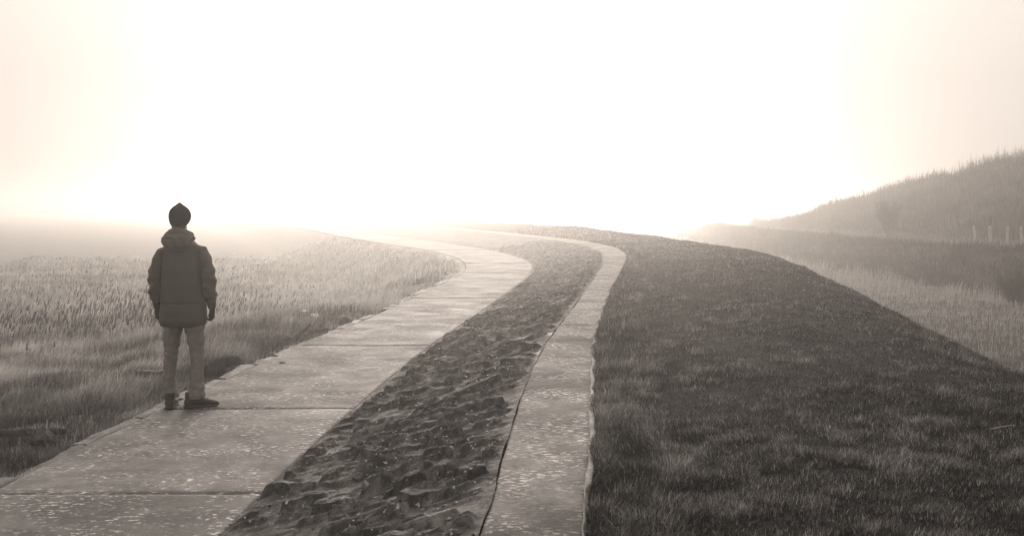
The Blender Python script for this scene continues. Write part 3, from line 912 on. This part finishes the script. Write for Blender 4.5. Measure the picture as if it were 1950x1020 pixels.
    def hf(co, no):
        x, y, z = co[:, 0], co[:, 1], co[:, 2]
        xx = (x + 0.022) / 0.14
        crease = 1.492 + 0.030 * xx ** 2
        w = -0.009 * np.exp(-((z - 1.585 + 0.05 * xx ** 2) / 0.007) ** 2) * (np.abs(xx) < 0.5) - 0.006 * np.exp(-((z - crease - 0.03) / 0.008) ** 2) * sstep(0.0, 0.3, np.abs(xx))
        w += 0.005 * np.sin(xx * 9 + z * 30 + 8 * n3(co, 8, 6)) * (z < 1.60) * 0.6
        w += 0.020 * n3(co, 10, 8) + 0.008 * n3(co, 24, 18)
        return w
    displace(me, hf)
    link('hood', me, M['jacket'], jk)

    # beanie pulled over the ears, pointed crown
    bm = bmesh.new()
    prof = [(1.636, 0.060, 0.060, -0.012), (1.645, 0.070, 0.075, -0.006), (1.662, 0.080, 0.092, 0.0), (1.69, 0.089, 0.105, 0.004), (1.72, 0.0925, 0.110, 0.005), (1.745, 0.0915, 0.110, 0.004), (1.768, 0.085, 0.102, 0.002), (1.79, 0.072, 0.086, 0.0), (1.808, 0.052, 0.062, -0.002), (1.822, 0.033, 0.038, -0.003), (1.834, 0.018, 0.020, -0.003), (1.845, 0.004, 0.004, -0.003)]
    loft_into(bm, [(z, HX, cy_, a, b) for z, a, b, cy_ in prof], 40, 2.0)
    ball_into(bm, (HX + 0.089, 0.0, 1.738), (0.010, 0.02, 0.02), 10)
    # cut the face opening: slanting brim
    geom = bm.verts[:] + bm.edges[:] + bm.faces[:]
    bmesh.ops.bisect_plane(bm, geom=geom, plane_co=(0, 0.06, 1.735), plane_no=(0, 0.72, -0.69), clear_outer=True)
    me = bm_mesh('beanie', bm)
    hat = link('beanie', me, M['hat'], body)
    sol = hat.modifiers.new('thickness', 'SOLIDIFY'); sol.thickness = 0.006; sol.offset = 0.2

    # short hair showing at the nape
    bm = bmesh.new()
    loft_into(bm, [(1.60, HX, -0.03, 0.050, 0.030), (1.625, HX, -0.03, 0.060, 0.042), (1.65, HX, -0.025, 0.066, 0.06), (1.67, HX, -0.02, 0.066, 0.07)], 24)
    link('hair', bm_mesh('hair', bm), M['hair'], body)

    # gloves: wrist band, palm, four curled fingers and a thumb
    for s in (-1, 1):
        hx = -0.241 if s < 0 else 0.250
        bm = bmesh.new()
        tube_into(bm, [(hx - (0.004 * s if s > 0 else 0), 0.012, 0.985), (hx - 0.002 * s, 0.020, 0.93), (hx, 0.026, 0.895)], [0.045, 0.040, 0.034], 16)
        tube_into(bm, [(hx, 0.026, 0.905), (hx, 0.030, 0.87), (hx, 0.034, 0.835)], [(0.034, 0.022), (0.045, 0.024), (0.045, 0.022)], 16)
        lens = [0.92, 1.0, 0.95, 0.78]
        for k in range(4):
            y0 = 0.066 - k * 0.0215
            L = lens[k]
            tube_into(bm, [(hx, y0, 0.842), (hx + 0.002 * s, y0 + 0.003, 0.842 - 0.034 * L), (hx - 0.013 * s, y0 + 0.005, 0.842 - 0.058 * L), (hx - 0.032 * s, y0 + 0.005, 0.842 - 0.058 * L), (hx - 0.040 * s, y0 + 0.004, 0.842 - 0.046 * L)], [0.0112, 0.0108, 0.0102, 0.0095, 0.0075], 10)
        tube_into(bm, [(hx - 0.008 * s, 0.058, 0.882), (hx - 0.022 * s, 0.078, 0.858), (hx - 0.034 * s, 0.076, 0.828), (hx - 0.040 * s, 0.068, 0.806)], [0.015, 0.0135, 0.0115, 0.008], 10)
        me = fuse('glove', bm, 0.0035, 1)
        link('glove', me, M['glove'], body)

    # shoes
    def shoe(loc, rz):
        sec = [(-0.105, 0.020, 0.030, 0.075), (-0.09, 0.036, 0.024, 0.098), (-0.05, 0.041, 0.024, 0.115), (-0.01, 0.042, 0.024, 0.112), (0.04, 0.045, 0.024, 0.092), (0.09, 0.050, 0.024, 0.072), (0.14, 0.050, 0.024, 0.060), (0.175, 0.040, 0.024, 0.050), (0.195, 0.018, 0.027, 0.040)]
        def body_bm(secs, n=20):
            b = bmesh.new(); rings = []
            for y, hw, z0, z1 in secs:
                r = []
                zc, hz = (z0 + z1) / 2, (z1 - z0) / 2
                for j in range(n):
                    a = 2 * math.pi * j / n; c, sn = math.cos(a), math.sin(a)
                    wd = hw * (1 - 0.32 * max(sn, 0))
                    r.append(b.verts.new((wd * math.copysign(abs(c) ** 0.75, c), y, zc + hz * math.copysign(abs(sn) ** 0.75, sn))))
                rings.append(r)
            for p, q in zip(rings, rings[1:]):
                for j in range(n): b.faces.new((p[j], p[(j + 1) % n], q[(j + 1) % n], q[j]))
            b.faces.new(rings[0][::-1]); b.faces.new(rings[-1])
            return b
        up = body_bm(sec)
        tube_into(up, [(0, -0.045, 0.09), (0, -0.045, 0.12), (0, -0.042, 0.142)], [(0.055, 0.042), (0.056, 0.044), (0.057, 0.046)], 18)
        sh = link('shoe', fuse('shoe', up, 0.005, 2), M['shoe'], body)
        sh.location = loc; sh.rotation_euler = (0, 0, rz)
        so = body_bm([(-0.110, 0.022, 0.0, 0.030), (-0.095, 0.040, 0.0, 0.030), (-0.05, 0.044, 0.0, 0.028), (0.0, 0.042, 0.003, 0.028), (0.05, 0.047, 0.0, 0.028), (0.11, 0.054, 0.0, 0.028), (0.16, 0.050, 0.001, 0.028), (0.19, 0.034, 0.004, 0.030), (0.204, 0.016, 0.010, 0.032)])
        link('sole', bm_mesh('sole', so), M['sole'], sh)
        lb = bmesh.new()
        for k in range(4):
            y = 0.03 + 0.022 * k; z = 0.104 - 0.0105 * k
            tube_into(lb, [(-0.026, y, z - 0.008), (0, y + 0.006, z + 0.004), (0.026, y, z - 0.008)], [0.003] * 3, 6)
        tube_into(lb, [(0.0, 0.022, 0.115), (0.028, 0.01, 0.122), (0.046, -0.005, 0.108), (0.03, 0.012, 0.104), (0.004, 0.02, 0.112)], [0.003] * 5, 6)
        link('lace', bm_mesh('lace', lb), M['lace'], sh)
    shoe((-0.108, -0.02, 0.002), math.radians(8))
    shoe((0.118, -0.005, 0.002), math.radians(-58))
build_man()

# ------------------------------------------------------------------ stones along the path and small things in the grass
def rock_mesh(name, sx, sy, sz, seed, pointed=0.0, sub=3):
    b = bmesh.new()
    bmesh.ops.create_icosphere(b, subdivisions=sub, radius=1.0)
    r = random.Random(seed)
    cuts = [(Vector((r.uniform(-1, 1), r.uniform(-1, 1), r.uniform(-0.4, 1))).normalized(), r.uniform(0.55, 0.85)) for _ in range(9)]
    for v in b.verts:
        c = v.co
        for nrm, dd in cuts:
            q = c.dot(nrm)
            if q > dd: c -= nrm * (q - dd) * 0.85
        if pointed and c.z > 0:
            k = 1 - pointed * c.z; c.x *= k; c.y *= k; c.z *= 1 + 0.2 * pointed
        c.z = max(c.z, -0.5)
        v.co = Vector((c.x * sx, c.y * sy, c.z * sz)) * (1 + 0.05 * (r.random() - 0.5))
    me = bm_mesh(name, b)
    set_attr(me, 'tone', np.full(len(me.vertices), r.uniform(0.2, 0.6)))
    return me

def at(px, py, z):
    """the point of the ground level z that the photograph shows at (px, py)"""
    Y = (CAM_H - z) * 1950.0 / (py - 400.0)
    return (px - 975.0) / 1950.0 * Y, Y

def place_field(px, py):
    z = -0.2
    for _ in range(12):
        x, Y = at(px, py, z); z = float(dike_z(x, Y))
    return x, Y, z

M['rock'] = M['stone']
def rock(px, py, s, label, pointed=0, seed=1, rz=0.0, sink=0.1):
    x, Y, z = place_field(px, py)
    o = link('rock', rock_mesh('rock', *s, seed, pointed), M['rock'], smooth=False)
    o.location = (x, Y, z + s[2] * 0.5 - sink * s[2]); o.rotation_euler = (0, 0, rz)
    tag(o, label, 'rock')
    return o
rock(82, 878, (0.13, 0.11, 0.10), 'pointed dark rock in the hollow at the near left edge of the path', 0.75, 3)
rock(660, 618, (0.13, 0.10, 0.10), 'squat rock on the grass closest to the far bend of the broad path', 0, 5)
rock(632, 592, (0.17, 0.12, 0.09), 'low flat rock in the pale grass beyond the litter', 0, 6, 0.5)
rock(690, 590, (0.16, 0.12, 0.11), 'rounded rock half sunk in grass, farthest along the broad path', 0, 8, 0.3)
rock(545, 655, (0.12, 0.16, 0.10), 'mossy rock lying in front of the driftwood', 0, 9, 0.9)

def stick(name, px, py, length, rad, ang, label, cat, mat, tilt=0.05, bend=0.05, seed=2, lift=0.0):
    x, Y, z = place_field(px, py)
    r = random.Random(seed); b = bmesh.new()
    n = 9; pts = []; rr = []
    for k in range(n):
        u = k / (n - 1) - 0.5
        pts.append((u * length, bend * length * math.sin(u * 5 + seed) * 0.5 + r.uniform(-.01, .01) * length, rad + tilt * length * (u + 0.5) + r.uniform(-.2, .2) * rad))
        rr.append(rad * (1.0 - 0.45 * (u + 0.5)) * r.uniform(0.85, 1.12))
    tube_into(b, pts, rr, 8)
    o = link(name, bm_mesh(name, b), mat)
    o.location = (x, Y, z + lift); o.rotation_euler = (0, 0, ang)
    tag(o, label, cat)
    return o
M['wood'] = plain('grey_driftwood', 0.035, 0.9, 0.8, 0.4, 14, 0.5, 0.01)
M['palewood'] = plain('bleached_wood', 0.2, 0.85, 0.9, 0.2, 20, 0.3, 0.01)
M['straw'] = plain('straw', 0.26, 0.8, 0.9, 0.1)
M['white'] = plain('white_scrap', 0.75, 0.7, 0.3, 0.05)
stick('log', 28, 868, 0.85, 0.045, 0.05, 'dark log lying in the grass next to the pointed rock', 'log', M['wood'], 0.02, 0.03, 4, -0.005)
stick('branch', 293, 722, 0.42, 0.022, -0.25, 'bleached branch in the grass just left of the man', 'branch', M['palewood'], 0.04, 0.03, 5, 0.06)
stick('driftwood', 577, 645, 0.30, 0.035, 0.9, 'short dark driftwood stump sticking up beside the path edging', 'driftwood', M['wood'], 0.5, 0.1, 6)
stick('driftwood', 603, 637, 0.36, 0.04, 0.35, 'longer dark driftwood piece lying against the path edging', 'driftwood', M['wood'], 0.1, 0.1, 7)
stick('straw_stalk', 1908, 850, 0.13, 0.0035, 0.2, 'pale dead stalk lying on the darkest grass at the right', 'stalk', M['straw'], 0.12, 0.08, 8, 0.09)
stick('straw_stalk', 1420, 706, 0.12, 0.004, -0.3, 'short pale dead stalk in the middle of the crown grass', 'stalk', M['straw'], 0.06, 0.08, 9, 0.08)
stick('twig', 538, 703, 0.07, 0.008, 0.1, 'tiny dark twig lying on the broad path', 'twig', M['wood'], 0.02, 0.1, 3, 0.07)

def scrap(px, py, s, label, seed):
    x, Y, z = place_field(px, py)
    r = random.Random(seed); b = bmesh.new()
    bmesh.ops.create_grid(b, x_segments=8, y_segments=8, size=1)
    for v in b.verts:
        v.co = Vector((v.co.x * s, v.co.y * s * 0.7, s * 0.5 * (vnoise(np.array([v.co.x * 2.1 + seed]), np.array([v.co.y * 2.3]), seed)[0]) + 0.25 * s * r.random()))
    o = link('litter', bm_mesh('litter', b), M['white'], smooth=False)
    sol = o.modifiers.new('thickness', 'SOLIDIFY'); sol.thickness = 0.004
    o.location = (x, Y, z + 0.16); o.rotation_euler = (0.35, 0.1, 0.4)
    tag(o, label, 'litter')
scrap(599, 612, 0.065, 'larger crumpled white scrap of litter in the pale grass', 3)
scrap(580, 609, 0.035, 'small white scrap of litter left of the larger crumpled scrap', 4)

# edging stones along the left side of the lower path
def edging():
    r = random.Random(21)
    Y = 5.2; k = 0
    spots = []
    while Y < 27:
        L = r.uniform(0.7, 1.15)
        if r.random() < 0.86: spots.append((Y, L))
        Y += L + r.uniform(0.015, 0.09) + (0.35 if r.random() < 0.12 else 0)
    for Y, L in spots:
        b = bmesh.new()
        n = 7; w = r.uniform(0.10, 0.17); rings = []
        h = 0.10
        for j in range(n):
            yy = -L / 2 + L * j / (n - 1)
            ww = w * (0.82 + 0.3 * r.random()); dz = r.uniform(-0.012, 0.012)
            e = 0.012
            sec = [(0, -h), (0, -e + dz), (-e, dz), (-ww * 0.5, dz + r.uniform(-.004, .008)), (-ww + e, dz - 0.006), (-ww, dz - e - 0.012), (-ww, -h)]
            rings.append([b.verts.new((x, yy + r.uniform(-.01, .01), z)) for x, z in sec])
        for p, q in zip(rings, rings[1:]):
            for i in range(len(p) - 1): b.faces.new((p[i], p[i + 1], q[i + 1], q[i]))
        b.faces.new(rings[0]); b.faces.new(rings[-1][::-1])
        me = bm_mesh('edging_stone', b)
        set_attr(me, 'tone', np.full(len(me.vertices), r.uniform(0.2, 0.9)))
        o = link('edging_stone', me, M['edge'], smooth=False)
        yc = Y + L / 2
        x = float(fA(yc)); sl = (float(fA(yc + 0.3)) - float(fA(yc - 0.3))) / 0.6
        o.location = (x - r.uniform(0.016, 0.03), yc, r.uniform(-0.028, -0.002))
        o.rotation_euler = (r.uniform(-0.012, 0.012), r.uniform(-0.05, 0.02), -math.atan(sl) + r.uniform(-0.015, 0.015))
        tag(o, 'worn concrete edging stone along the left side of the broad path', 'edging stone', 'edging stones along the left side of the path')
edging()

# dark turf mound by the path to the right of the man
def mound():
    x, Y = at(445, 706, -0.05)
    b = bmesh.new()
    bmesh.ops.create_icosphere(b, subdivisions=4, radius=1.0)
    for v in b.verts:
        c = v.co
        k = 1 + 0.35 * (vnoise(np.array([c.x * 2.5 + 4]), np.array([c.y * 2.5 + c.z]), 3)[0] - 0.5)
        v.co = Vector((c.x * 0.15 * k, c.y * 0.55 * k, max(c.z, -0.4) * 0.10 * k))
    t = empty('turf_mound', (x - 0.12, Y, -0.06), -0.06)
    tag(t, 'low dark turf mound beside the path edging, just right of the man', 'mound')
    link('sod', bm_mesh('sod', b), M['turf'], t)
    n = 3500
    a = rng.uniform(0, 6.28, n); q = np.sqrt(rng.random(n))
    P = np.column_stack([np.cos(a) * q * 0.15, np.sin(a) * q * 0.55, 0.085 * np.sqrt(np.clip(1 - q * q, 0, 1))])
    blades('tuft', P, rng.uniform(0.03, 0.09, n), rng.uniform(0.004, 0.008, n), rng.uniform(0.3, 0.8, n), rng.normal(3.0, 0.8, n), rng.uniform(0, 0.35, n), M['grass'], kind='stuff', parent=t)
mound()

# ------------------------------------------------------------------ across the valley: posts, bare trees, a shrub
M['post'] = plain('weathered_post', 0.32, 0.85, 0.8, 0.2, 10)
M['bark'] = plain('bark', 0.08, 0.9, 0.8, 0.3, 12, 0.5, 0.02)
def fence_posts():
    labs = ['leaning weathered fence post, leftmost on the far bank', 'thicker weathered fence post, second from the left on the far bank', 'thin weathered fence post, third from the left on the far bank', 'weathered fence post at the right end of the far bank row']
    for k, px in enumerate((1857, 1886, 1917, 1946)):
        Y = 58.0 - 1.5 * k
        x = (px - 975) / 1950 * Y
        z = float(valley_z(x, Y))
        b = bmesh.new()
        r = 0.075 if k != 1 else 0.10
        tube_into(b, [(0, 0, -0.2), (0.01, 0, 0.4), (0.0, 0.01, 0.9), (-0.01, 0, 1.08), (-0.01, 0, 1.12)], [r, r * 0.95, r * 0.92, r * 0.85, r * 0.3], 10)
        o = link('fence_post', bm_mesh('fence_post', b), M['post'])
        o.location = (x, Y, z); o.rotation_euler = (0, random.uniform(-0.06, 0.06) - (0.1 if k == 0 else 0), 0)
        tag(o, labs[k], 'fence post', 'fence posts on the far bank')
fence_posts()

def bare_tree(x, Y, height, label, seed, stems=5, spread=0.5, cat='tree', name='bare_tree'):
    r = random.Random(seed)
    z = float(dike_z(x, Y))
    t = empty(name, (x, Y, z))
    tag(t, label, cat)
    tb = bmesh.new(); tips = []
    for s in range(stems):
        a = r.uniform(0, 6.28); tl = r.uniform(0.1, spread)
        d = Vector((math.cos(a) * tl, math.sin(a) * tl * 0.7, 1)).normalized()
        p = Vector((math.cos(a) * 0.06, math.sin(a) * 0.06, -0.1)); pts = [p.copy()]
        L = height * r.uniform(0.45, 0.65)
        for k in range(5):
            d = (d + Vector((r.uniform(-.14, .14), r.uniform(-.14, .14), 0.02))).normalized()
            p = p + d * L / 5; pts.append(p.copy())
            if k >= 1: tips.append((p.copy(), d.copy()))
        R = 0.012 * height * r.uniform(0.7, 1.1)
        tube_into(tb, pts, [R * (1 - 0.14 * k) for k in range(6)], 7)
        tips.append((p.copy(), d.copy()))
    link('trunk', bm_mesh('trunk', tb), M['bark'], t)
    cb = bmesh.new(); Ps, H, Wd, Ln, Dr = [], [], [], [], []
    for p, d in tips:
        for _ in range(4):
            a = r.uniform(0, 6.28)
            e = (d + Vector((math.cos(a), math.sin(a), 0.15)) * r.uniform(0.25, 0.7)).normalized()
            L = height * r.uniform(0.18, 0.4); q = p.copy(); pts = [q.copy()]
            for k in range(4):
                e = (e + Vector((r.uniform(-.2, .2), r.uniform(-.2, .2), 0.08))).normalized(); q = q + e * L / 4; pts.append(q.copy())
                for _ in range(5):
                    Ps.append(tuple(q)); H.append(height * r.uniform(0.06, 0.17)); Wd.append(max(0.010, 0.0002 * Y)); Ln.append(r.uniform(0.2, 0.85)); Dr.append(r.uniform(0, 6.28))
            tube_into(cb, pts, [0.006 * height * (1 - 0.2 * k) for k in range(5)], 5)
    crown = link('crown', bm_mesh('crown', cb), M['bark'], t)
    blades('twigs', np.array(Ps), np.array(H), np.array(Wd), np.array(Ln), np.array(Dr), np.array([r.random() for _ in Ps]), M['twig'], kind=None, parent=crown)
    return t
bare_tree(25.4, 69.0, 2.8, 'bare fan shaped tree with spreading stems on the foggy hillside', 3, 8, 0.5)
bare_tree(32.0, 134.0, 1.3, 'faint bare sapling standing alone at the foot of the far hill', 5, 4, 0.35)
bare_tree(19.0, 38.5, 1.5, 'twiggy shrub at the right edge beyond the valley grass', 9, 12, 1.1, 'shrub', 'shrub')

# ------------------------------------------------------------------ the fog: one closed box of even density round everything
def haze():
    b = bmesh.new()
    bmesh.ops.create_cube(b, size=1.0)
    z0, z1 = -7.0, 8.0
    for v in b.verts:
        v.co = Vector((v.co.x * 1500, v.co.y * 1500, z0 + (v.co.z + 0.5) * (z1 - z0)))
    me = bm_mesh('haze', b)
    m = bpy.data.materials.new('fog'); m.use_nodes = True
    t = m.node_tree; t.nodes.clear()
    out = t.nodes.new('ShaderNodeOutputMaterial')
    v = t.nodes.new('ShaderNodeVolumePrincipled')
    v.inputs['Color'].default_value = (1.0, 0.985, 0.965, 1)
    v.inputs['Density'].default_value = HAZE_DENSITY
    v.inputs['Anisotropy'].default_value = HAZE_G
    t.links.new(v.outputs[0], out.inputs['Volume'])
    o = link('haze', me, m, smooth=False)
    tag(o, kind='stuff')
haze()
